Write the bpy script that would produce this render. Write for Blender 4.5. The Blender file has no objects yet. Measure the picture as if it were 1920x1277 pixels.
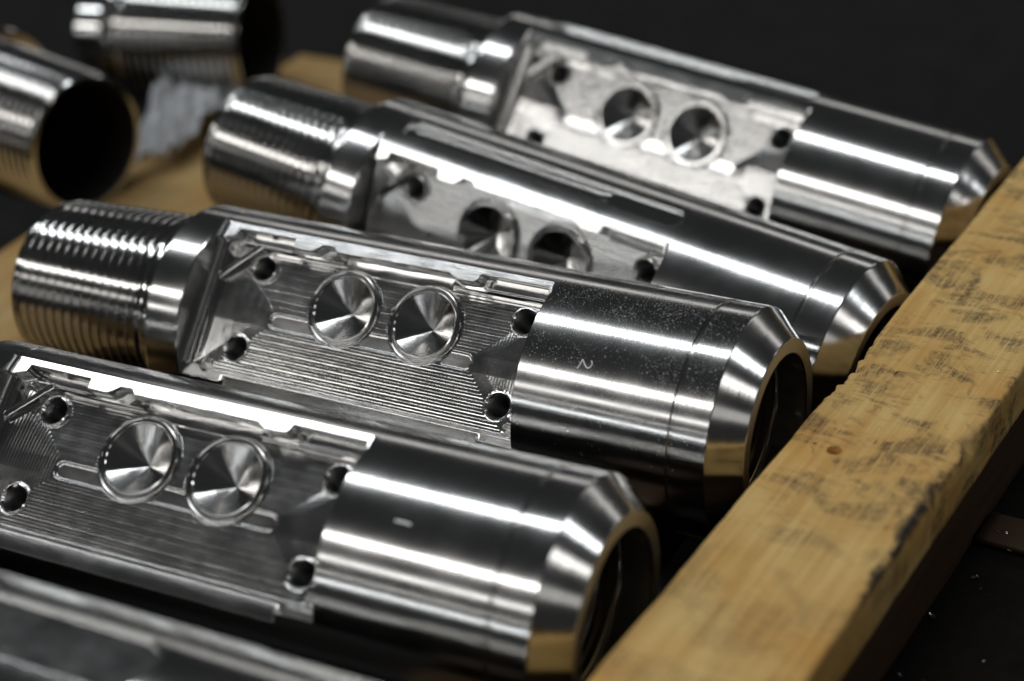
import bpy, math, random
import numpy as np
from mathutils import Matrix, Vector

# ---------------------------------------------------------------- camera, light, exposure
S = 0.065                      # one unit of the layout = radius of the turned bodies = 65 mm
scene = bpy.context.scene
col = scene.collection

def look(az, el, roll):
    d = np.array([math.cos(el)*math.sin(az), math.cos(el)*math.cos(az), -math.sin(el)])
    r = np.cross(d, [0, 0, 1.]); r /= np.linalg.norm(r); u = np.cross(r, d)
    return (math.cos(roll)*r+math.sin(roll)*u, -math.sin(roll)*r+math.cos(roll)*u, d)

CAM_POS = np.array([5.6954, -13.2325, 8.9816])
cr, cu, cd = look(-0.5205, 0.5151, -0.0734)
cam_data = bpy.data.cameras.new('camera')
cam = bpy.data.objects.new('camera', cam_data); col.objects.link(cam)
M = Matrix(((cr[0], cu[0], -cd[0], 0), (cr[1], cu[1], -cd[1], 0), (cr[2], cu[2], -cd[2], 0), (0, 0, 0, 1)))
M.translation = Vector(CAM_POS*S)
cam.matrix_world = M
cam_data.sensor_width = 36.0
cam_data.lens = 3813.4/1920*36
cam_data.clip_start = 0.05
cam_data.clip_end = 200
cam_data.dof.use_dof = True
cam_data.dof.focus_distance = 16.85*S
cam_data.dof.aperture_fstop = 3.3
cam_data.dof.aperture_blades = 0
scene.camera = cam

world = bpy.data.worlds.new('World'); scene.world = world; world.use_nodes = True
bg = world.node_tree.nodes['Background']
bg.inputs[0].default_value = (0.92, 0.97, 1.0, 1); bg.inputs[1].default_value = 0.025

def lamp(name, direction, dist, length, width, radiance, color, target=(-1.5, 0, 0)):
    d = Vector(direction).normalized()
    pos = Vector(target) + d*dist
    ld = bpy.data.lights.new(name, 'AREA'); ld.shape = 'RECTANGLE'
    ld.size = length*S; ld.size_y = width*S
    ld.energy = radiance*math.pi*length*width*S*S
    ld.color = color
    o = bpy.data.objects.new(name, ld); col.objects.link(o)
    z = d; x = Vector((1, 0, 0)); x = (x - z*x.dot(z)).normalized(); y = z.cross(x)
    m = Matrix(((x[0], y[0], z[0], 0), (x[1], y[1], z[1], 0), (x[2], y[2], z[2], 0), (0, 0, 0, 1)))
    m.translation = pos*S
    o.matrix_world = m
    return o
COOL = (0.93, 0.97, 1.0)
NEUT = (1.0, 0.98, 0.95)
lamp('ceiling_tube_overhead', (-0.34, 0.11, 0.93), 46, 56, 3.5, 13.5, COOL)
lamp('ceiling_tube_front', (-0.36, -0.67, 0.64), 52, 56, 2.8, 11, NEUT)
lamp('ceiling_tube_far_front', (-0.38, -0.82, 0.41), 70, 60, 3.0, 3.4, NEUT)
lamp('shop_window_front', (-0.41, -0.90, 0.10), 80, 50, 12, 0.5, NEUT)
lamp('ceiling_tube_back', (0.05, 0.93, 0.35), 75, 120, 6, 1.3, NEUT)
lamp('ceiling_tube_right', (0.77, 0.33, 0.55), 60, 7, 6, 10, COOL)
lamp('ceiling_panel_right', (0.88, 0.0, 0.48), 60, 11, 7, 3.5, NEUT)
lamp('shop_window_right', (0.92, -0.28, 0.27), 70, 22, 9, 0.7, NEUT)

vs = scene.view_settings
vs.view_transform = 'Standard'; vs.look = 'None'; vs.exposure = 0.0; vs.gamma = 1.0
scene.cycles.use_denoising = True
scene.cycles.max_bounces = 7
scene.cycles.glossy_bounces = 5
scene.cycles.sample_clamp_indirect = 6.0

# ---------------------------------------------------------------- helpers
rng = np.random.default_rng(7)
random.seed(7)

def mesh_np(name, verts, faces, mat, smooth=True):
    """verts (n,3) in layout units; faces = list of index arrays (m,3) or (m,4)"""
    me = bpy.data.meshes.new(name)
    v = np.asarray(verts, float)*S
    if not isinstance(faces, list): faces = [faces]
    faces = [np.asarray(f, dtype=np.int32) for f in faces if len(f)]
    loops = np.concatenate([f.ravel() for f in faces])
    sizes = np.concatenate([np.full(len(f), f.shape[1], dtype=np.int32) for f in faces])
    starts = np.concatenate([[0], np.cumsum(sizes)[:-1]]).astype(np.int32)
    me.vertices.add(len(v)); me.vertices.foreach_set('co', v.ravel())
    me.loops.add(len(loops)); me.loops.foreach_set('vertex_index', loops)
    me.polygons.add(len(sizes)); me.polygons.foreach_set('loop_start', starts)
    me.polygons.foreach_set('loop_total', sizes)
    me.polygons.foreach_set('use_smooth', np.full(len(sizes), smooth, dtype=bool))
    me.update(calc_edges=True); me.validate()
    if mat: me.materials.append(mat)
    return me

def add(name, me, parent=None, loc=(0, 0, 0), rot=(0, 0, 0)):
    o = bpy.data.objects.new(name, me); col.objects.link(o)
    o.location = Vector(loc)*S; o.rotation_euler = rot
    if parent: o.parent = parent
    return o

def tag(o, label, cat, group=None):
    o['label'] = label; o['category'] = cat
    if group: o['group'] = group
    return o

def grid_faces(nu, nv, wrap_v=False, flip=False, off=0):
    i = np.arange(nu-1)[:, None]; j = np.arange(nv if wrap_v else nv-1)[None, :]
    j2 = (j+1) % nv
    f = np.stack([i*nv+j+0*i, i*nv+j2+0*i, (i+1)*nv+j2, (i+1)*nv+j+0*i], -1).reshape(-1, 4)
    if flip: f = f[:, ::-1]
    return f+off

def lathe(polys, n=160, axis='x'):
    """polys: list of polylines [(s,r),...]; each polyline is smooth in itself and sharp against the next.
    Outer surface when s increases along the line."""
    V = []; F = []; off = 0
    t = np.linspace(0, 2*math.pi, n, endpoint=False)
    polys = [q for pl in polys for q in zip(pl[:-1], pl[1:])]
    for pl in polys:
        pl = np.array(pl, float)
        s = pl[:, 0][:, None]+0*t; r = pl[:, 1][:, None]
        if axis == 'x': P = np.stack([s, r*np.sin(t), r*np.cos(t)], -1)
        else: P = np.stack([r*np.cos(t), r*np.sin(t), s], -1)
        V.append(P.reshape(-1, 3)); F.append(grid_faces(len(pl), n, True, False, off)); off += len(pl)*n
    return np.concatenate(V), np.concatenate(F)

# ---------------------------------------------------------------- node helpers
def new_mat(name):
    m = bpy.data.materials.new(name); m.use_nodes = True
    nt = m.node_tree; b = nt.nodes['Principled BSDF']
    return m, nt, b
def N(nt, t, **kw):
    n = nt.nodes.new(t)
    for k, v in kw.items():
        if k.startswith('i_'):
            key = k[2:]
            key = int(key) if key.isdigit() else key.replace('_', ' ')
            n.inputs[key].default_value = v
        else: setattr(n, k, v)
    return n
def L(nt, a, b): nt.links.new(a, b)
def ramp(nt, fac, stops, interp='LINEAR'):
    r = nt.nodes.new('ShaderNodeValToRGB'); r.color_ramp.interpolation = interp
    els = r.color_ramp.elements
    while len(els) < len(stops): els.new(0.5)
    for e, (p, c) in zip(els, stops):
        e.position = p; e.color = c if len(c) == 4 else (*c, 1)
    if fac is not None: L(nt, fac, r.inputs[0])
    return r
def noise(nt, scale, detail=4, rough=.55, vec=None, dim='3D', dist=0):
    n = nt.nodes.new('ShaderNodeTexNoise'); n.noise_dimensions = dim
    n.inputs['Scale'].default_value = scale; n.inputs['Detail'].default_value = detail
    n.inputs['Roughness'].default_value = rough; n.inputs['Distortion'].default_value = dist
    if vec is not None: L(nt, vec, n.inputs['Vector'])
    return n
def mapping(nt, scale=(1, 1, 1), loc=(0, 0, 0), rot=(0, 0, 0), out='Object'):
    tc = nt.nodes.new('ShaderNodeTexCoord'); mp = nt.nodes.new('ShaderNodeMapping')
    mp.inputs['Scale'].default_value = scale; mp.inputs['Location'].default_value = loc
    mp.inputs['Rotation'].default_value = rot
    L(nt, tc.outputs[out], mp.inputs[0]); return mp
def mix(nt, fac, a, b, blend='MIX'):
    m = nt.nodes.new('ShaderNodeMix'); m.data_type = 'RGBA'; m.blend_type = blend
    for sock, v in ((m.inputs['Factor'], fac), (m.inputs['A'], a), (m.inputs['B'], b)):
        if hasattr(v, 'is_linked'): L(nt, v, sock)
        else: sock.default_value = v if not isinstance(v, tuple) or len(v) == 4 else (*v, 1)
    return m.outputs['Result']
def math_n(nt, op, a, b=None, clamp=False):
    m = nt.nodes.new('ShaderNodeMath'); m.operation = op; m.use_clamp = clamp
    for i, v in enumerate((a, b)):
        if v is None: continue
        if hasattr(v, 'is_linked'): L(nt, v, m.inputs[i])
        else: m.inputs[i].default_value = v
    return m.outputs[0]

STEEL = (0.60, 0.595, 0.585, 1)
def steel_turned(name, axis='X', rough=0.17, aniso=0.75, groove=900, bump=0.02):
    m, nt, b = new_mat(name)
    b.inputs['Metallic'].default_value = 1
    b.inputs['Base Color'].default_value = STEEL
    tg = nt.nodes.new('ShaderNodeTangent'); tg.direction_type = 'RADIAL'; tg.axis = axis
    L(nt, tg.outputs[0], b.inputs['Tangent'])
    b.inputs['Anisotropic'].default_value = aniso
    b.inputs['Anisotropic Rotation'].default_value = 0.25
    # blotchy roughness: oil film, handling
    n1 = noise(nt, 28, 5, .6, mapping(nt).outputs[0])
    rr = ramp(nt, n1.outputs[0], [(0.3, (rough*.8,)*3), (0.75, (rough*1.35,)*3)])
    L(nt, rr.outputs[0], b.inputs['Roughness'])
    # tool lines round the axis
    sc = {'X': (groove, 3, 3), 'Z': (3, 3, groove)}[axis]
    n2 = noise(nt, 1.0, 3, .7, mapping(nt, sc).outputs[0])
    bp = nt.nodes.new('ShaderNodeBump'); bp.inputs['Strength'].default_value = bump
    bp.inputs['Distance'].default_value = 0.001
    L(nt, n2.outputs[0], bp.inputs['Height']); L(nt, bp.outputs[0], b.inputs['Normal'])
    return m
M_TURN = steel_turned('turned_steel', rough=0.165, aniso=0.55, bump=0.06)
M_THREAD = steel_turned('thread_steel', rough=0.09, aniso=0.0)
M_BORE = steel_turned('bored_steel', rough=0.17, aniso=0.2)
M_CONE = steel_turned('drilled_steel', 'Z', rough=0.13, aniso=0.85, groove=1500)

def steel_milled(name='milled_steel', r0=.13, r1=.21):
    m, nt, b = new_mat(name)
    b.inputs['Metallic'].default_value = 1
    b.inputs['Base Color'].default_value = STEEL
    n1 = noise(nt, 60, 5, .6, mapping(nt).outputs[0])
    rr = ramp(nt, n1.outputs[0], [(0.3, (r0,)*3), (0.75, (r1,)*3)])
    L(nt, rr.outputs[0], b.inputs['Roughness'])
    n2 = noise(nt, 1.0, 4, .6, mapping(nt, (60, 900, 200)).outputs[0])
    bp = nt.nodes.new('ShaderNodeBump'); bp.inputs['Strength'].default_value = .03
    bp.inputs['Distance'].default_value = 0.0006
    L(nt, n2.outputs[0], bp.inputs['Height']); L(nt, bp.outputs[0], b.inputs['Normal'])
    return m
M_MILL = steel_milled()

def plain(name, color, rough, metal=0.0):
    m, nt, b = new_mat(name)
    b.inputs['Base Color'].default_value = (*color, 1); b.inputs['Roughness'].default_value = rough
    b.inputs['Metallic'].default_value = metal
    return m
M_CHIP = plain('bright_swarf', (.75, .75, .75), .2, 1)
M_DUST = plain('fine_swarf_dust', (.55, .55, .55), .6, .5)
M_MARK = plain('stamped_bright_steel', (.85, .85, .84), .5, .6)
M_HOLE = plain('shaded_drilled_steel', (.22, .22, .22), .35, 1)  # bolt hole walls: steel colour darkened to paint in the shade inside
M_BORE_SHADE = plain('shade_black_bore', (.02, .018, .016), .55, .3)  # hollow pin interior: its deep shade painted as a near-black colour

def wood(name, light, mid, dark, stain=0.0, scale=1.0):
    m, nt, b = new_mat(name)
    # length runs along local Y
    mp = mapping(nt, (55*scale, 3.0*scale, 55*scale))
    g = noise(nt, 1.0, 6, .6, mp.outputs[0], dist=.6)
    c = ramp(nt, g.outputs[0], [(.28, mid), (.5, light), (.72, mid)])
    mp2 = mapping(nt, (260*scale, 9*scale, 260*scale))
    g2 = noise(nt, 1.0, 4, .7, mp2.outputs[0])
    fine = ramp(nt, g2.outputs[0], [(.36, (.78, .66, .48)), (.58, (1, 1, 1))])
    cc = mix(nt, .55, c.outputs[0], fine.outputs[0], 'MULTIPLY')
    big = noise(nt, 14, 3, .5, mapping(nt).outputs[0])
    warm = ramp(nt, big.outputs[0], [(.4, (1, 1, 1)), (.72, (.82, .62, .36))])
    cc = mix(nt, .8, cc, warm.outputs[0], 'MULTIPLY')
    hgt = g2.outputs[0]
    if stain > 0:
        # handling grime: cross-wise smudges concentrated on the middle stretch of the plank
        tc = nt.nodes.new('ShaderNodeTexCoord'); sp = nt.nodes.new('ShaderNodeSeparateXYZ')
        L(nt, tc.outputs['Object'], sp.inputs[0])
        y = sp.outputs['Y']
        mr = N(nt, 'ShaderNodeMapRange'); mr.clamp = True
        L(nt, y, mr.inputs['Value']); mr.inputs['From Min'].default_value = -2.1*S; mr.inputs['From Max'].default_value = -0.3*S
        mr.inputs['To Min'].default_value = 0.0; mr.inputs['To Max'].default_value = 1.0
        s1 = noise(nt, 30, 4, .6, mapping(nt, (.8, 1.35, 1), rot=(0, 0, .35)).outputs[0], dist=.5)
        s2 = noise(nt, 520, 3, .7, mapping(nt, (1, .55, 1)).outputs[0])
        blot = ramp(nt, s1.outputs[0], [(.485, (0, 0, 0)), (.60, (1, 1, 1))])
        gr = ramp(nt, s2.outputs[0], [(.40, (1, 1, 1)), (.62, (.38, .38, .38))])
        f = math_n(nt, 'MULTIPLY', blot.outputs[0], gr.outputs[0])
        f = math_n(nt, 'MULTIPLY', f, math_n(nt, 'MULTIPLY_ADD', mr.outputs[0], .85))
        # pale scrape marks that break the grime up
        for (ang, seed) in ((-.5, 0), (.35, 4), (1.2, 9)):
            sn = noise(nt, 1.0, 2, .5, mapping(nt, (420, 26, 60), loc=(seed, seed, 0), rot=(0, 0, ang)).outputs[0], dist=.25)
            sc = ramp(nt, sn.outputs[0], [(.60, (1, 1, 1)), (.70, (.12, .12, .12))])
            f = math_n(nt, 'MULTIPLY', f, sc.outputs[0], True)
        pores = ramp(nt, g2.outputs[0], [(.42, (1, 1, 1)), (.62, (.55, .55, .55))])
        f = math_n(nt, 'MULTIPLY', f, pores.outputs[0], True)
        # black oil rubbed into the worn right-hand edge
        ex = N(nt, 'ShaderNodeMapRange'); L(nt, sp.outputs['X'], ex.inputs['Value'])
        ex.inputs['From Min'].default_value = 1.17*S; ex.inputs['From Max'].default_value = 1.25*S
        ey = ramp(nt, math_n(nt, 'MULTIPLY_ADD', y, 1/(6*S)), [(.0, (0, 0, 0)), (.08, (0, 0, 0)), (.16, (1, 1, 1)), (.46, (1, 1, 1)), (.56, (0, 0, 0))])
        ey.inputs[0].links[0].from_node.inputs[2].default_value = .5
        sep = N(nt, 'ShaderNodeMapRange'); L(nt, sp.outputs['Z'], sep.inputs['Value'])
        sep.inputs['From Min'].default_value = -.10*S; sep.inputs['From Max'].default_value = -.03*S
        en = ramp(nt, noise(nt, 60, 5, .6, mapping(nt, (1, .5, 1)).outputs[0]).outputs[0], [(.44, (0, 0, 0)), (.54, (1, 1, 1))])
        e = math_n(nt, 'MULTIPLY', math_n(nt, 'MULTIPLY', ex.outputs[0], ey.outputs[0]), math_n(nt, 'MULTIPLY', en.outputs[0], sep.outputs[0]))
        f = math_n(nt, 'MULTIPLY', f, stain*.8)
        cc = mix(nt, f, cc, (.055, .045, .03))
        cc = mix(nt, e, cc, (.02, .018, .017))
        # orange bruises
        s3 = noise(nt, 48, 4, .6, mapping(nt, (1, 1.6, 1), loc=(3, 1, 2), rot=(0, 0, .5)).outputs[0], dist=1.5)
        o = ramp(nt, s3.outputs[0], [(.58, (0, 0, 0)), (.68, (1, 1, 1))])
        cc = mix(nt, math_n(nt, 'MULTIPLY', o.outputs[0], math_n(nt, 'MULTIPLY', mr.outputs[0], .55)), cc, (.34, .19, .07))
        hgt = math_n(nt, 'ADD', g2.outputs[0], math_n(nt, 'MULTIPLY', s3.outputs[0], 1.5))
    L(nt, cc, b.inputs['Base Color'])
    b.inputs['Roughness'].default_value = .62
    bp = nt.nodes.new('ShaderNodeBump'); bp.inputs['Strength'].default_value = .35; bp.inputs['Distance'].default_value = .0012
    L(nt, hgt, bp.inputs['Height']); L(nt, bp.outputs[0], b.inputs['Normal'])
    return m
M_PLANK = wood('pale_pine', (.88, .61, .23), (.74, .465, .15), (.3, .18, .07), stain=1.0)
M_BOARD = wood('pine_board', (.58, .41, .18), (.48, .32, .13), (.3, .18, .07))
M_BEAM = wood('dark_stained_wood', (.075, .042, .018), (.045, .024, .01), (.03, .012, .005))

def floor_mat(name, c0, c1, rough):
    m, nt, b = new_mat(name)
    n = noise(nt, 30, 8, .65, mapping(nt).outputs[0])
    c = ramp(nt, n.outputs[0], [(.35, c0), (.7, c1)])
    L(nt, c.outputs[0], b.inputs['Base Color'])
    n2 = noise(nt, 120, 6, .7, mapping(nt).outputs[0])
    r = ramp(nt, n2.outputs[0], [(.3, (rough*.7,)*3), (.7, (min(1, rough*1.3),)*3)])
    L(nt, r.outputs[0], b.inputs['Roughness']); b.inputs['Specular IOR Level'].default_value = .2
    bp = nt.nodes.new('ShaderNodeBump'); bp.inputs['Strength'].default_value = .5; bp.inputs['Distance'].default_value = .002
    L(nt, n2.outputs[0], bp.inputs['Height']); L(nt, bp.outputs[0], b.inputs['Normal'])
    return m
M_FLOOR = floor_mat('dark_shop_floor', (.010, .010, .0098), (.019, .0185, .018), .85)
M_TABLE = floor_mat('oily_black_steel', (.004, .0033, .0028), (.013, .008, .005), .85)

# ---------------------------------------------------------------- setting: floor and steel table
fl = add('floor', mesh_np('floor', [(-400, -400, -3.0), (400, -400, -3.0), (400, 400, -3.0), (-400, 400, -3.0)], np.array([[0, 1, 2, 3]]), M_FLOOR, False))
fl['kind'] = 'structure'

def box_mesh(name, x0, x1, y0, y1, z0, z1, mat, bev=.02):
    """box with small chamfers, layout units"""
    xs = [x0, x0+bev, x1-bev, x1]; ys = [y0, y0+bev, y1-bev, y1]; zs = [z0, z0+bev, z1-bev, z1]
    V = []; idx = {}
    def vid(i, j, k):
        if (i, j, k) not in idx: idx[(i, j, k)] = len(V); V.append((xs[i], ys[j], zs[k]))
        return idx[(i, j, k)]
    Q = []; T = []
    for a, (lo, hi) in ((0, (0, 3)), (1, (0, 3)), (2, (0, 3))):
        for e in (0, 3):
            q = []
            for (m, n) in ((1, 1), (2, 1), (2, 2), (1, 2)):
                t = [0, 0, 0]; t[a] = e; o = [k for k in range(3) if k != a]; t[o[0]] = m; t[o[1]] = n
                q.append(vid(*t))
            if (e == 0) != (a == 1): q = q[::-1]
            Q.append(q)
    # edge chamfers
    for a in range(3):
        o = [k for k in range(3) if k != a]
        for e0 in (0, 3):
            for e1 in (0, 3):
                i0 = 1 if e0 == 0 else 2; i1 = 1 if e1 == 0 else 2
                q = []
                for run, (s0, s1) in ((1, (e0, i1)), (2, (e0, i1)), (2, (i0, e1)), (1, (i0, e1))):
                    t = [0, 0, 0]; t[a] = run; t[o[0]] = s0; t[o[1]] = s1; q.append(vid(*t))
                Q.append(q)
    for i in (0, 3):
        for j in (0, 3):
            for k in (0, 3):
                ii, jj, kk = [1 if e == 0 else 2 for e in (i, j, k)]
                T.append([vid(i, jj, kk), vid(ii, j, kk), vid(ii, jj, k)])
    me = mesh_np(name, V, [np.array(Q), np.array(T)], mat, False)
    import bmesh
    bm = bmesh.new(); bm.from_mesh(me); bmesh.ops.recalc_face_normals(bm, faces=bm.faces); bm.to_mesh(me); bm.free()
    return me

tb = add('steel_table', box_mesh('steel_table', 0, 14, 0, 30, -1.9, 0, M_TABLE, .05), None, (0.75, -14, -1.0))
tb['kind'] = 'structure'

# ---------------------------------------------------------------- wood
def noise1(x, seed, n=6):
    r = np.random.default_rng(seed); out = 0*x
    for k in range(n):
        f = 0.5*1.9**k; out = out + np.sin(x*f*2*math.pi+r.uniform(0, 6.28))*(.62**k)
    return out/2

def plank_mesh(name, w, h, y0, y1, mat, seed=1, bev=.03, chips=True, step=.03):
    """board along Y; top face z=0; x from 0 to w. Edges rounded, a little worn."""
    ny = int((y1-y0)/step)+1
    ys = np.linspace(y0, y1, ny)
    nb = 4; prof = []
    def arc(cx, cz, a0, a1):
        for t in np.linspace(a0, a1, nb): prof.append((cx+bev*math.cos(t), cz+bev*math.sin(t)))
    for x in np.linspace(bev, w-bev, 36)[1:-1]: prof.append((x, 0.))
    arc(w-bev, -bev, math.pi/2, 0); 
    for z in np.linspace(-bev, -h+bev, 10)[1:-1]: prof.append((w, z))
    arc(w-bev, -h+bev, 0, -math.pi/2)
    for x in np.linspace(w-bev, bev, 8)[1:-1]: prof.append((x, -h))
    arc(bev, -h+bev, -math.pi/2, -math.pi)
    for z in np.linspace(-h+bev, -bev, 8)[1:-1]: prof.append((0, z))
    arc(bev, -bev, math.pi, math.pi/2)
    prof = np.array(prof); npf = len(prof)
    X = prof[:, 0][None, :]+0*ys[:, None]; Z = prof[:, 1][None, :]+0*ys[:, None]; Y = ys[:, None]+0*X
    # slight warp and edge wear
    Lw = noise1(ys, seed)*.006; Rw = noise1(ys, seed+1)*.006
    fx = X/w
    X = X + (Lw[:, None]*(1-fx)+Rw[:, None]*fx)
    Z = Z + (noise1(ys, seed+2)*.004)[:, None]
    top = Z > -.12*h-.02
    if chips:
        r = np.random.default_rng(seed+5)
        # ragged splintered bite in the left edge
        jag = np.clip(noise1(ys*9, seed+9, 5)*.5+.5, 0, 1)
        bite = np.exp(-((ys-.72)/.42)**2)*(.02+.075*jag)
        prox = np.clip(1-X/.16, 0, 1)*np.clip(1+Z/.2, 0, 1)
        X = X + bite[:, None]*prox
        Z = Z - (bite[:, None]*prox)*.5
        # bruised right edge: broad dents
        dent = 0*ys
        for c, wd, a in ((.05, .28, .05), (-.65, .35, .045), (-1.2, .2, .03), (1.55, .25, .035), (-1.9, .5, .02)):
            dent = dent+a*np.exp(-((ys-c)/wd)**2)*(1+.5*noise1(ys*6, seed+11))
        prox = np.clip(1-(w-X)/.12, 0, 1)*np.clip(1+Z/.14, 0, 1)
        X = X - dent[:, None]*prox; Z = Z - .8*dent[:, None]*prox
    V = np.stack([X, Y, Z], -1).reshape(-1, 3)
    F = [grid_faces(ny, npf, True, True)]
    # end caps
    V = np.concatenate([V, [[w/2, y0, -h/2], [w/2, y1, -h/2]]]); c0 = ny*npf
    j = np.arange(npf); j2 = (j+1) % npf
    F.append(np.stack([0*j+c0, j, j2], -1)); F.append(np.stack([0*j+c0+1, (ny-1)*npf+j2, (ny-1)*npf+j], -1))
    me = mesh_np(name, V, F, mat, True)
    import bmesh
    bm = bmesh.new(); bm.from_mesh(me); bmesh.ops.recalc_face_normals(bm, faces=bm.faces); bm.to_mesh(me); bm.free()
    return me

PYAW = -0.0496; PX = 0.8637; PZ = 0.30
plank_root = add('wooden_plank', None, None, (PX, 0, 0.0), (0, 0, PYAW))
plank_root.empty_display_size = .05
tag(plank_root, 'pale grimy pine plank with splintered edge, lying across the open ends of the parts', 'plank')
add('board', plank_mesh('board', 1.3071, .4444, -7, 9, M_PLANK), plank_root, (0, 0, PZ))
beam = add('stained_beam', plank_mesh('stained_beam', 1.02, .852, -7, 9, M_BEAM, 21, chips=False, step=.1), None, (1.04, 0, -.148), (0, 0, PYAW))
tag(beam, 'dark brown stained timber beam underneath the pale plank', 'beam')
slat = add('cross_slat', plank_mesh('cross_slat', .42, .07, -3.5, 0, M_BEAM, 31, chips=False, step=.1), None, (2.16, .62, -.93), (0, 0, math.pi/2+.03))
slat.rotation_euler = (0, 0, math.pi/2-.06)
slat.location = Vector((5.6, .24, -.925))*S
slat.data.transform(Matrix.Translation(Vector((0, 3.5*S, 0))))
tag(slat, 'thin brown slat lying on the black table beside the beam', 'slat')
lb = add('support_board', plank_mesh('support_board', 3.0, .5, -9, 7.5, M_BOARD, 41, chips=False, step=.08), None, (-9.1, 0, -.80))
tag(lb, 'wide pale wooden board under the threaded ends at the left', 'board')
for (y0, y1, zt) in ((-8, .95, -1.0), (1.05, 7.5, -1.41)):
    o = add('support_batten', plank_mesh('support_batten', .8, .5, 0, y1-y0, M_BEAM, 51, chips=False, step=.1), None, (-1.2, y0, zt))
    tag(o, 'dark timber batten hidden under the near parts' if zt > -1.2 else 'dark timber batten hidden under the far parts', 'batten')

def to_plank(x, y, z):   # world layout -> plank local
    dx, dy = x-PX, y; c, s_ = math.cos(-PYAW), math.sin(-PYAW)
    return (dx*c-dy*s_, dx*s_+dy*c, z)

def cut_holes(ob, holes):
    """drill shallow round holes into the board mesh (boolean, then baked into the mesh)"""
    for (x, y, r, depth, tilt) in holes:
        t = np.linspace(0, 2*math.pi, 28, endpoint=False)
        V = np.concatenate([np.stack([r*np.cos(t), r*np.sin(t), 0*t+z], -1) for z in (-depth, .1)])
        n = 28; j = np.arange(n); j2 = (j+1) % n
        me = bpy.data.meshes.new('drill'); me.from_pydata((V*S).tolist(), [], [list(map(int, (a, b, b+n, a+n))) for a, b in zip(j, j2)]+[list(map(int, j[::-1]))]+[list(map(int, j+n))])
        c = bpy.data.objects.new('drill', me); col.objects.link(c)
        c.parent = ob; c.location = Vector((x, y, 0))*S; c.rotation_euler = tilt
        bpy.context.view_layer.update()
        md = ob.modifiers.new('b', 'BOOLEAN'); md.operation = 'DIFFERENCE'; md.object = c; md.solver = 'EXACT'
        dg = bpy.context.evaluated_depsgraph_get(); dg.update()
        new = bpy.data.meshes.new_from_object(ob.evaluated_get(dg))
        ob.modifiers.clear(); ob.data = new; new.name = 'board'
        bpy.data.objects.remove(c)
bo = next(c for c in plank_root.children if c.name.startswith('board'))
hx, hy, _ = to_plank(1.225, -.53, 0); kx, ky, _ = to_plank(1.05, -.49, 0); gx, gy, _ = to_plank(1.33, .74, 0)
cut_holes(bo, [(hx, hy, .062, .22, (-.15, 0, 0)), (kx, ky, .012, .05, (0, 0, 0)), (gx, gy, .05, .015, (.2, 0, 0))])

# ---------------------------------------------------------------- machined part
HALF = math.radians(46.7); FD = math.cos(HALF); FV = math.sin(HALF)
SL, SR, SRING = -4.77, -1.40, -5.14

# sleeve end with bore (box end)
def sleeve():
    g = .018
    outer = [[(SR, 1), (-1.0, 1), (-.5, 1), (-g-.004, 1), (-g, .998)],
             [(-g, .998), (-g*.7, .978), (g*.7, .978), (g, .998)],
             [(g, .998), (g+.004, 1), (.2, 1), (.31, 1), (.3178, .9965)],
             [(.3178, .9965), (.323, .991), (.44, .882), (.553, .781), (.5585, .774)],
             ]
    rim = [[(.5585, .774), (.5611, .768), (.5611, .660), (.556, .652)]]
    inner = [[(.556, .652), (.545, .646), (.40, .646), (.30, .646), (.292, .648)],
             [(.292, .648), (.288, .685), (.262, .685), (.258, .648)],
             [(.258, .648), (.25, .642), (.20, .642)]]
    # internal thread
    pts = []; s = .20; k = 0
    while s > -1.25:
        r0 = .642-.06*(.20-s); pts += [(s, r0), (s-.025, r0-.05), (s-.05, r0-.05), (s-.075, r0)]; s -= .1
    inner.append(pts)
    inner.append([(s, .54), (s-.02, .0001)])
    return lathe(outer, 176), lathe(inner, 176), lathe(rim, 176)
_o, _i, _r = sleeve()
ME_SLEEVE = mesh_np('box_end', *_o, M_TURN)
M_RIM = steel_turned('faced_steel', rough=0.42, aniso=0.3)
ME_RIM = mesh_np('end_rim', *_r, M_RIM)
ME_BORE = mesh_np('threaded_bore', *_i, M_BORE)

# threaded pin
def pin():
    n = 128; pitch = .108; s0, s1 = -5.27, -6.86
    ns = int((s0-s1)/pitch*20)+1
    s = np.linspace(s0, s1, ns)[:, None]; t = np.linspace(0, 2*math.pi, n, endpoint=False)[None, :]
    ph = ((s/pitch - t/(2*math.pi)) % 1.0)
    tri = np.abs(ph-.5)*2
    prof = np.clip((tri-.07)/.90, 0, 1)
    crest = .865+(s-s0)*.045
    fade = np.clip((s0-s)/.12, 0, 1)*np.clip((s-s1)/.08+.15, 0, 1)
    r = crest-.10*prof*fade - .05*np.clip(1-(s-s1)/.05, 0, 1)
    P = np.stack([s+0*t, r*np.sin(t), r*np.cos(t)], -1).reshape(-1, 3)
    F = grid_faces(ns, n, True, True)
    V2, F2 = lathe([[(s0, .865), (-5.255, .85), (-5.22, .835), (SRING-.03, .835), (SRING, .85)],
                    [(SRING, .85), (SRING, .985)]], n)
    rE = .755
    V3, F3 = lathe([[(s1-.004, .715), (s1-.004, rE)], [(s1, rE), (s1, rE+.01)]], n)
    V = np.concatenate([P, V2, V3]); F = np.concatenate([F, F2[:, ::-1]+len(P), F3[:, ::-1]+len(P)+len(V2)])
    return V, F
ME_PIN = mesh_np('threaded_pin', *pin(), M_THREAD)
V, F = lathe([[(-6.864, .716), (-6.83, .70), (-5.11, .62)], [(-5.11, .62), (-5.11, .001)]], 120)
ME_PINBORE = mesh_np('pin_bore', V, F, M_BORE_SHADE)

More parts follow.
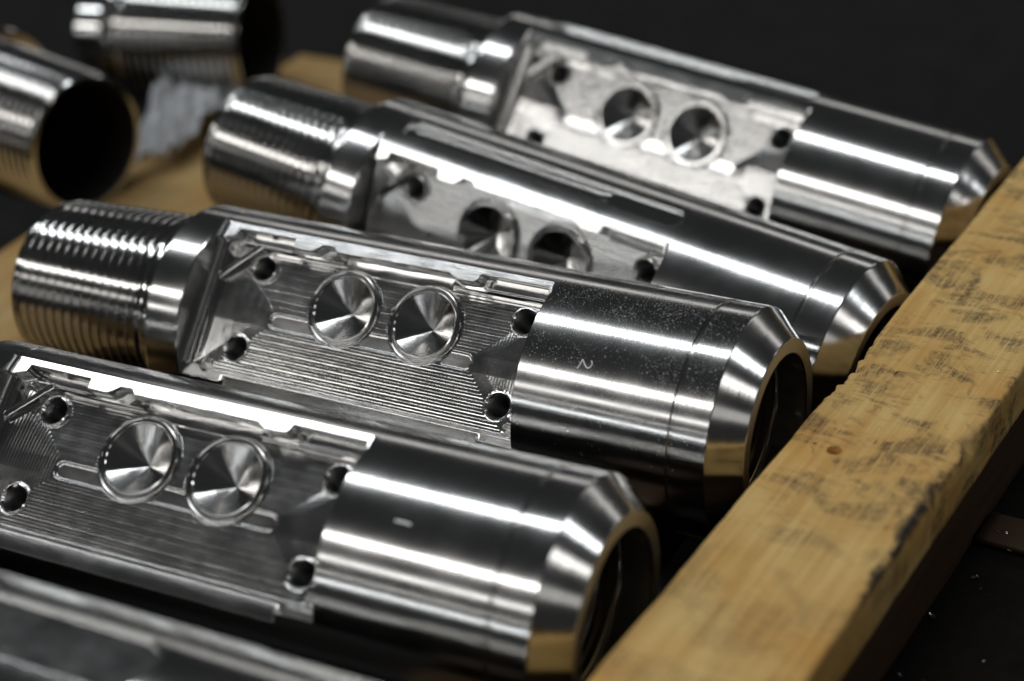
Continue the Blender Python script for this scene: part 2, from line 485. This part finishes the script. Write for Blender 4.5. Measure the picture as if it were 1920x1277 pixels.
# middle body: ring + arc section with milled slots + end walls
def body(slotted):
    Vs = []; Fs = []; off = 0
    def put(V, F):
        nonlocal off
        Vs.append(V); Fs.append(F+off); off += len(V)
    V, F = lathe([[(SRING, .985), (SRING+.012, .998), (SRING+.03, 1), (-4.95, 1), (SL-.015, 1), (SL, .993)]], 176); put(V, F)
    # end walls (segment faces) with a fine rounded lip
    for s, f in ((SL, False), (SR, True)):
        a = np.linspace(-HALF, HALF, 60); R = .993 if s == SL else 1.0
        up = np.stack([0*a+s, R*np.sin(a), R*np.cos(a)], -1); lo = np.stack([0*a+s, R*np.sin(a), 0*a+.45], -1)
        k = np.array([0, .25, .5, .75, 1.])[:, None, None]
        G = (lo[None]*(1-k)+up[None]*k).reshape(-1, 3)
        put(G, grid_faces(5, 60, False, not f))
    # arc section
    def dens(a, b, n): return np.linspace(a, b, n)
    t = np.unique(np.round(np.concatenate([dens(HALF, math.radians(50), 4), dens(math.radians(50), math.radians(76), 110), dens(math.radians(76), math.radians(160), 40),
        dens(math.radians(160), math.radians(200), 130), dens(math.radians(200), math.radians(290), 40), dens(math.radians(290), 2*math.pi-HALF, 60)]), 6))
    s = np.unique(np.round(np.concatenate([dens(SL, -4.3, 60), dens(-4.3, -1.95, 30), dens(-1.95, SR, 90)]), 5))
    Sg, Tg = np.meshgrid(s, t, indexing='ij')
    r = np.ones_like(Sg)
    def slot(tc, hw, sa, sb, dep, step=None):
        w = (Tg-tc); ds = np.maximum(np.maximum(sa+hw-Sg, Sg-(sb-hw)), 0)
        dist = np.sqrt(ds**2+w**2)-hw
        k = np.clip(-dist/.012+.5, 0, 1)
        rb = dep/np.cos(w)
        return k, rb
    for a in ([(math.radians(63.5), .125, -4.62, -1.46, .965)] if slotted else [])+[(math.pi, .26, -4.2, -1.5, .93)]:
        k, rb = slot(*a); r = r*(1-k)+np.minimum(rb, r)*k
    # inner narrow groove with rounded ends inside the long slot (milled step)
    if slotted:
        k, rb = slot(math.radians(63.5), .05, -4.5, -2.3, .945); r = r*(1-k)+np.minimum(rb, r)*k
    # lower chamfer flats along the pocket
    tl = 2*math.pi-Tg
    inr = np.clip((Sg+4.36)/.04, 0, 1)*np.clip((-1.72-Sg)/.04, 0, 1)
    cut = .9134/np.maximum(np.cos(tl)+.384*np.sin(tl), .3)
    ch = np.where(tl < math.radians(60), np.minimum(1., cut), 1.)
    r = r*(1-inr)+r*ch*inr
    P = np.stack([Sg, r*np.sin(Tg), r*np.cos(Tg)], -1).reshape(-1, 3)
    put(P, grid_faces(len(s), len(t), False, False))
    return np.concatenate(Vs), np.concatenate(Fs)
ME_BODY = mesh_np('body', *body(False), M_TURN)
ME_BODY_SLOT = mesh_np('body', *body(True), M_TURN)

# milled pocket floor: a relief with terraces, steps and recesses
CONES = ((-3.385, .16), (-2.565, .165))
HOLES = ((-4.30, .375), (-4.32, -.39), (-1.655, .365), (-1.665, -.39))
CONE_R = .288; CONE_Z = .600
HOLE_Z = lambda cy: .597-(.05 if cy > 0 else .03)*(cy+.075)+.012
def pocket():
    u = np.linspace(SL, SR, 620); v = np.linspace(-FV, FV, 272)
    U, W = np.meshgrid(u, v, indexing='ij')
    E = np.minimum.reduce([.55-W, W+.70, U+4.62, -1.47-U]); E = np.clip(E, 0, .55)
    base = .590
    Et = np.minimum(.55-W, W+.70); Ee = np.minimum(U+4.62, -1.47-U)
    end = np.clip(np.clip(Et, 0, .55)-Ee, 0, .6)          # inside the mitred end facets
    H = .597-np.where(W > -.075, .10, .055)*(W+.075)
    H = np.where(end > 0, H+.05*end+np.where(W > -.075, .07, .03)*(W+.075)*np.clip(end/.16, 0, 1), H)
    ph = (E/.0290) % 1.0
    sc = np.where((E > .004) & (E < .545), 1, 0)
    H = H + sc*np.where(end > 0, .0055, np.where(W > -.075, .0020, .0015))*((np.abs(ph-.5)*2)**2 - .5)
    # smooth channel strip between and beyond the cones
    # upper shelf above the terraces
    H = np.where(W > .55, base-.01, H)
    # soft smooth dark ledge under the long land
    k = (W > .50) & (U > -3.52) & (U < -2.42)
    H = np.where(k, .597-.10*.575-.004-(W-.50)*.02, H)
    # channel ends
    def stad(u0, u1, v0, hw):
        du = np.maximum(np.maximum(u0+hw-U, U-(u1-hw)), 0)
        return np.sqrt(du**2+(W-v0)**2)-hw
    d = stad(-4.08, -2.02, -.075, .075)
    H = np.where(d < 0, .590-.014*np.clip(-d/.015, 0, 1), H)
    # land along the top edge with its ragged inner outline
    vin = np.interp(U, [-4.70, -4.60, -4.59, -4.005, -3.985, -3.79, -3.755, -3.70, -3.60, -3.545, -3.52, -2.42, -2.33, -2.15, -2.125, -2.11, -1.47, -1.455],
                       [.56, .60, .668, .668, .575, .575, .60, .655, .655, .60, .612, .625, .575, .585, .60, .664, .664, .60])
    land = np.clip((W-vin)/.006, 0, 1)
    H = H*(1-land)+(FD+(FV-W)*.305)*land
    # raised lips below the two end notches
    for a, b in ((-4.56, -4.02), (-2.06, -1.50)):
        k = (U > a) & (U < b) & (np.abs(W-.562) < .012)
        H = np.where(k, base+.045, H)
        k = (U > a) & (U < b) & (W > .574) & (W < vin-.008)
        H = np.where(k, base-.03, H)
    # diagonal rib in the upper left corner
    p0 = np.array([-4.66, .25]); p1 = np.array([-4.34, .56]); dv = p1-p0; ln = np.hypot(*dv); dv = dv/ln
    al = (U-p0[0])*dv[0]+(W-p0[1])*dv[1]; pe = np.abs(-(U-p0[0])*dv[1]+(W-p0[1])*dv[0])
    rib = (al > -.03) & (al < ln)
    H = np.where(rib & (pe < .05), np.maximum(H, .668-np.clip((pe-.026)/.024, 0, 1)*.05), H)
    cor = (-(U-p0[0])*dv[1]+(W-p0[1])*dv[0] > .05) & (U > -4.62) & (W < .56)
    H = np.where(cor & (U < -4.3), np.minimum(H, .575), H)
    # left margin: fillet steps up to the end wall
    H = np.where(U < -4.70, np.maximum(H, .655), H)
    f = np.clip((SL+.05-U)/.05, 0, 1); H = H+.045*f*f
    # lower margin and the nub in the lower right corner
    H = np.where(W < -.615, .66, H)
    nub = (U > -1.66) & (W < -.655) | (U > -1.435)
    H = np.where(nub, FD, H)
    H = np.where((U < -4.5) & (W < -.655), .66, H)
    # cones and bolt holes (their own turned surfaces sit in these recesses)
    for cx, cy in CONES:
        rr = np.hypot(U-cx, W-cy)
        H = np.where(rr < .362, np.maximum(CONE_Z-.03, H-.02*0) if False else CONE_Z-.028, H)
        H = np.where(rr < .335, CONE_Z-.30, H)
    for cx, cy in HOLES:
        rr = np.hypot(U-cx, W-cy)
        H = np.where((rr < .135), HOLE_Z(cy)-.004, H)
        H = np.where(rr < .118, .0, H)
    for cx, cy in ((-4.55, -.60), (-1.50, -.575)):
        rr = np.hypot(U-cx, W-cy)
        H = np.where(rr < .062, .30, H)
    # seal against the turned surface; a chamfer runs along the lower edge
    H[:, -1] = FD; H[:, 0] = FD
    inr = np.clip((U+4.36)/.04, 0, 1)*np.clip((-1.72-U)/.04, 0, 1)
    low = (W < -.655)
    W2 = np.where(low, -.655+(W+.655)*(.0335/(FV-.655)), W)
    H2 = np.where(low, .66+.384*np.minimum(W2+.66, 0), H)
    W = W*(1-inr)+W2*inr; H = H*(1-inr)+H2*inr
    P = np.stack([U, W, H], -1).reshape(-1, 3)
    return P, grid_faces(len(u), len(v), False, True)
ME_POCKET = mesh_np('milled_pocket', *pocket(), M_MILL)

dep = CONE_R*math.tan(math.radians(34.5))
V, F = lathe([[(-.05, .348), (0, .346), (.007, .342), (.009, .338), (.007, .334)],
              [(.007, .334), (-.006, .330), (-.006, .303), (.003, .299)],
              [(.003, .299), (.004, .295), (.0, .290), (-.008, CONE_R-.004)],
              [(-.008, CONE_R-.004), (-dep*.5, CONE_R*.5), (-dep*.9, CONE_R*.1), (-dep, .0005)]], 96, 'z')
ME_CONE = mesh_np('conical_recess', V, F[:, ::-1], M_CONE)
pts = [(-.015, .102)]
for k in range(14): pts += [(-.02-k*.03, .102), (-.035-k*.03, .092)]
V, F = lathe([[(-.03, .122), (.002, .121), (.004, .116)], [(.004, .116), (-.015, .102)], pts, [(-.46, .09), (-.46, .0005)]], 40, 'z')
ME_HOLE = mesh_np('bolt_hole', V, F[:, ::-1], M_CONE)
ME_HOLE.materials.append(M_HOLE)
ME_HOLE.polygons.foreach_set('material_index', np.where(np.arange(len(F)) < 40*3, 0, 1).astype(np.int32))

def make_part(label, loc, yaw, pitch, phi, detail=True, slotted=False):
    root = add('machined_tool_part', None, None)
    root.empty_display_size = .05
    # base of the part: one radius below the axis
    ax = Vector((math.cos(yaw)*math.cos(pitch), math.sin(yaw)*math.cos(pitch), math.sin(pitch)))
    n = Vector((0, 0, 1)).cross(ax).normalized(); u = ax.cross(n)
    base = Vector(loc)-u
    m = Matrix(((ax[0], n[0], u[0], 0), (ax[1], n[1], u[1], 0), (ax[2], n[2], u[2], 0), (0, 0, 0, 1)))
    m.translation = base*S
    root.matrix_world = m
    tag(root, label, 'machine part', 'machined steel parts laid side by side')
    rho = math.pi/2-phi
    kids = {}
    for nm, me in (('body', ME_BODY_SLOT if slotted else ME_BODY), ('box_end', ME_SLEEVE), ('threaded_pin', ME_PIN), ('milled_pocket', ME_POCKET)):
        if not detail and nm != 'threaded_pin': continue
        kids[nm] = add(nm, me, root, (0, 0, 1), (rho, 0, 0))
        if nm == 'box_end': add('threaded_bore', ME_BORE, kids[nm]); add('end_rim', ME_RIM, kids[nm])
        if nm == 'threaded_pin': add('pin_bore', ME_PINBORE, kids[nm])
    if detail:
        pk = kids['milled_pocket']
        for cx, cy in CONES: add('conical_recess', ME_CONE, pk, (cx, cy, CONE_Z))
        for cx, cy in HOLES: add('bolt_hole', ME_HOLE, pk, (cx, cy, HOLE_Z(cy)))
    return root, kids

PARTS = {
    1: ('blurred steel part nearest the camera, cut off by the bottom left corner', (0, -5.5, 0.0), 0.0, 0.0, math.radians(88-180)),
    2: ('steel part in front of the numbered one, its pocket cut off at the left edge', (-.1629, -2.7571, .0067), .0224, -.0069, .8925),
    3: ('sharp dust-speckled steel part stamped with the digit 2', (0, 0, 0), 0, 0, .7667),
    4: ('blurred steel part right behind the numbered one, pocket turned downward', (.195, 2.0312, -.4465), -.1245, -.0993, .291),
    5: ('farthest blurred steel part at the top against the dark floor', (.3437, 4.862, -.4474), -.0787, -.102, .6004),
}
part = {k: make_part(*v, slotted=k in (4, 5)) for k, v in PARTS.items()}

def flat_patch():
    n = 60; m = 24; hw = .238
    s_ = np.linspace(-4.17, -1.53, n*4); U, W = np.meshgrid(s_, np.linspace(-1, 1, m), indexing='ij')
    half = np.sqrt(np.clip(hw**2-np.clip(np.maximum(-4.17+hw-U, U-(-1.53-hw)), 0, None)**2, 1e-7, None))
    Y = W*half; Z = -.9325+0*U
    return np.stack([U, Y, Z], -1).reshape(-1, 3), grid_faces(len(s_), m)
M_FLAT = steel_milled('end_milled_steel', .15, .24)
fp = add('milled_flat', mesh_np('milled_flat', *flat_patch(), M_FLAT), part[1][1]['body'])

# opposite row: hollow threaded ends pointing right
def opposite(label, end, psi, roll, full=True):
    dx, dy = math.cos(psi), math.sin(psi)
    yaw = psi+math.pi
    loc = (end[0]-dx*6.86, end[1]-dy*6.86, end[2])
    return make_part(label, loc, yaw, 0, roll, full)
opposite('dark hollow threaded end poking in from the left edge', (-8.75, 2.76, -.02), -.2, -.6)
V, F = lathe([[(-5.14, .985), (-5.14, .5)], [(-5.14, .5), (-4.55, .48)], [(-4.55, .48), (-4.55, .001)]], 96)
ME_NECK = mesh_np('neck', V, F, M_TURN)
rb, kb = opposite('blurred threaded end pointing right in the top left corner', (-8.65, 6.1, -.02), .2, -.6, False)
add('neck', ME_NECK, kb['threaded_pin'])

# ---------------------------------------------------------------- stamped digits
def stroke_on_cyl(pts, wid, name, parent):
    """polyline of (s, degrees from the flat's normal) drawn as a fine raised bead on the turned surface"""
    P = np.array(pts, float); P[:, 1] = np.radians(P[:, 1])
    seg = np.linalg.norm(np.diff(P, axis=0), axis=1); cum = np.concatenate([[0], np.cumsum(seg)])
    n = 70; q = np.linspace(0, cum[-1], n)
    P = np.stack([np.interp(q, cum, P[:, 0]), np.interp(q, cum, P[:, 1])], -1)
    for _ in range(4): P[1:-1] = (P[:-2]+2*P[1:-1]+P[2:])/4
    T = np.gradient(P, axis=0); T /= np.linalg.norm(T, axis=1)[:, None]; Nn = np.stack([-T[:, 1], T[:, 0]], -1)
    V = []
    for off, h in ((-1, -.002), (-.6, .0025), (0, .0035), (.6, .0025), (1, -.002)):
        Q = P+Nn*off*wid
        V.append(np.stack([Q[:, 0], (1+h)*np.sin(Q[:, 1]), (1+h)*np.cos(Q[:, 1])], -1))
    V = np.stack(V, 1).reshape(-1, 3)
    return add(name, mesh_np(name, V, grid_faces(n, 5), M_MARK), parent)
stroke_on_cyl([(-.888, -.69), (-.878, .47), (-.870, 2.31), (-.866, 4.1), (-.857, 3.72), (-.84, 2.22), (-.815, .76), (-.795, .4), (-.78, 1.19), (-.772, 2.49), (-.777, 3.65), (-.788, 4.26)],
              .0072, 'stamped_digit', part[3][1]['box_end'])
stroke_on_cyl([(-.89, 4.52), (-.83, 4.67), (-.76, 4.43)], .011, 'stamped_digit', part[2][1]['box_end'])

# ---------------------------------------------------------------- dust and fine swarf on the numbered part
def flakes(n, seed):
    r = np.random.default_rng(seed)
    # clustered positions in (s, angle) on the sleeve, a share on the chamfer
    s = r.uniform(-1.38, .31, n); a = np.radians(-46.7+r.beta(2.6, 1.6, n)*100)   # local angle: mostly up
    cl = r.integers(0, 46, n//2); cs = r.uniform(-1.3, .3, 46); ca = np.radians(r.uniform(-5, 50, 46))
    s[:n//2] = cs[cl]+r.normal(0, .05, n//2); a[:n//2] = ca[cl]+r.normal(0, .06, n//2)
    ok = (s > SR+.01) & (s < .31) & (np.abs(s) > .025); s, a = s[ok], a[ok]; n = len(s)
    k = np.exp(r.normal(math.log(.0013), .55, n)); asp = np.where(r.random(n) < .02, r.uniform(3, 7, n), r.uniform(.8, 1.6, n))
    th = r.uniform(0, math.pi, n); tilt = r.normal(0, .35, (n, 4))
    V = np.zeros((n, 4, 3))
    for c, (dx, dy) in enumerate(((-.8, -.7), (.8, -.7), (.8, .7), (-.8, .7))):
        x = dx*k*asp; y = dy*k
        ds = x*np.cos(th)-y*np.sin(th); da = x*np.sin(th)+y*np.cos(th)
        h = 1.002+k*.6*tilt[:, c].clip(-.5, 1)
        V[:, c] = np.stack([s+ds, h*np.sin(a+da), h*np.cos(a+da)], -1)
    # thickness: a lower quad underneath so each flake is a closed chip
    W = V.copy(); W[:, :, 1:] *= (1-.0022)
    A = np.concatenate([V, W], 1).reshape(-1, 3); b = np.arange(n)[:, None]*8
    F = np.concatenate([b+np.array([[0, 1, 2, 3]])]+[b+np.array([[i, i+4, (i+1) % 4+4, (i+1) % 4]]) for i in range(4)])
    return A, F
V, F = flakes(5200, 3)
du = add('swarf_dust', mesh_np('swarf_dust', V, F, M_DUST, False), part[3][1]['box_end'])
du['kind'] = 'stuff'

# ---------------------------------------------------------------- loose metal chips
def chip_mesh(seed, size):
    r = np.random.default_rng(seed); n = 12; m = 4
    t = np.linspace(0, r.uniform(2.5, 4.5), n)[:, None]; w = np.linspace(-.5, .5, m)[None, :]
    R = (.5+.18*np.sin(3*t+r.uniform(0, 6)))*size
    x = R*np.cos(t)+0*w; z = R*np.sin(t)*.7+0*w; y = w*size*r.uniform(.5, 1.1)+t*size*.12
    V = np.stack([x, y, z], -1).reshape(-1, 3); V = V-V.min(0)*np.array([0, 0, 1])
    o = V*1.0; o[:, 2] += size*.06
    F = grid_faces(n, m)
    return mesh_np('metal_chip', np.concatenate([V, o]), np.concatenate([F[:, ::-1], F+len(V)]), M_CHIP, True)
CH = [chip_mesh(k, .05) for k in range(5)]
where = [((2.24, -.01, -1.0), 1.0, 'largest bright curled metal chip on the black table'),
         ((2.33, .60, -.925), .5, 'tiny metal chip on the brown slat, right one of a pair'),
         ((2.25, .58, -.925), .5, 'tiny metal chip on the brown slat, left one of a pair'),
         ((2.41, .36, -.925), .4, 'single tiny metal chip on the brown slat away from the pair'),
         ((2.10, -.64, -1.0), .75, 'metal chip close to the beam foot, middle of the black table'),
         ((2.05, -.60, -1.0), .45, 'small metal chip touching a larger one at the beam foot'),
         ((2.07, -1.41, -1.0), .7, 'metal chip at the beam foot near the bottom edge'),
         ((2.27, -1.40, -1.0), .45, 'small metal chip on the black table at the bottom edge'),
         ((2.61, -1.00, -1.0), .4, 'tiny metal chip in the bottom right corner'),
         ((2.36, -1.02, -1.0), .25, 'faint speck of metal between the beam and the right corner'),
         ((2.32, -.13, -1.0), .3, 'tiny metal speck just below the largest chip'),
         ((2.42, -.17, -1.0), .25, 'tiny metal speck right of the largest chip'),
         ((1.06, .47, PZ+.003), .22, 'tiny metal sliver on the splintered left edge of the pale plank'),
         ((1.45, -.11, PZ+.003), .2, 'tiny metal sliver among the grime in the middle of the pale plank'),
         ((2.06, 1.06, PZ+.003), .25, 'tiny metal sliver on the right edge of the pale plank')]
for k, (pos, sc, lab) in enumerate(where):
    o = add('metal_chip', CH[k % 5], None, pos, (random.uniform(-.2, .2), random.uniform(-.2, .2), random.uniform(0, 6)))
    o.scale = (sc, sc, sc)
    tag(o, lab, 'metal chip', 'bright metal chips')

# ---------------------------------------------------------------- crumpled plastic sheet behind the threads
def plastic():
    m, nt, b = new_mat('cloudy_plastic')
    b.inputs['Base Color'].default_value = (.55, .56, .58, 1); b.inputs['Roughness'].default_value = .3
    b.inputs['Transmission Weight'].default_value = .15
    c = np.array([(-8.72, 3.37), (-8.45, 4.1), (-8.55, 5.6), (-9.9, 6.0)], float)
    n = 34; U, W = np.meshgrid(np.linspace(0, 1, n), np.linspace(0, 1, n), indexing='ij')
    P = ((1-U)*(1-W))[..., None]*c[0]+(U*(1-W))[..., None]*c[1]+(U*W)[..., None]*c[2]+((1-U)*W)[..., None]*c[3]
    r = np.random.default_rng(12); Z = 0*U
    for k in range(9):
        a = r.uniform(0, math.pi); f = r.uniform(1.5, 6); Z += np.abs(np.sin((U*math.cos(a)+W*math.sin(a))*f*math.pi+r.uniform(0, 6)))*.075/(1+.15*k)
    Z = Z+.25*np.sin(math.pi*W)*(1-U*.6)
    V = np.stack([P[..., 0], P[..., 1], -.78+Z], -1).reshape(-1, 3); V2 = V.copy(); V2[:, 2] -= .008
    F = grid_faces(n, n)
    me = mesh_np('plastic_sheet', np.concatenate([V, V2]), np.concatenate([F, F[:, ::-1]+len(V)]), m, True)
    return me
ps = add('plastic_sheet', plastic())
tag(ps, 'crumpled pale grey plastic sheet on the board behind the threaded ends', 'plastic sheet')
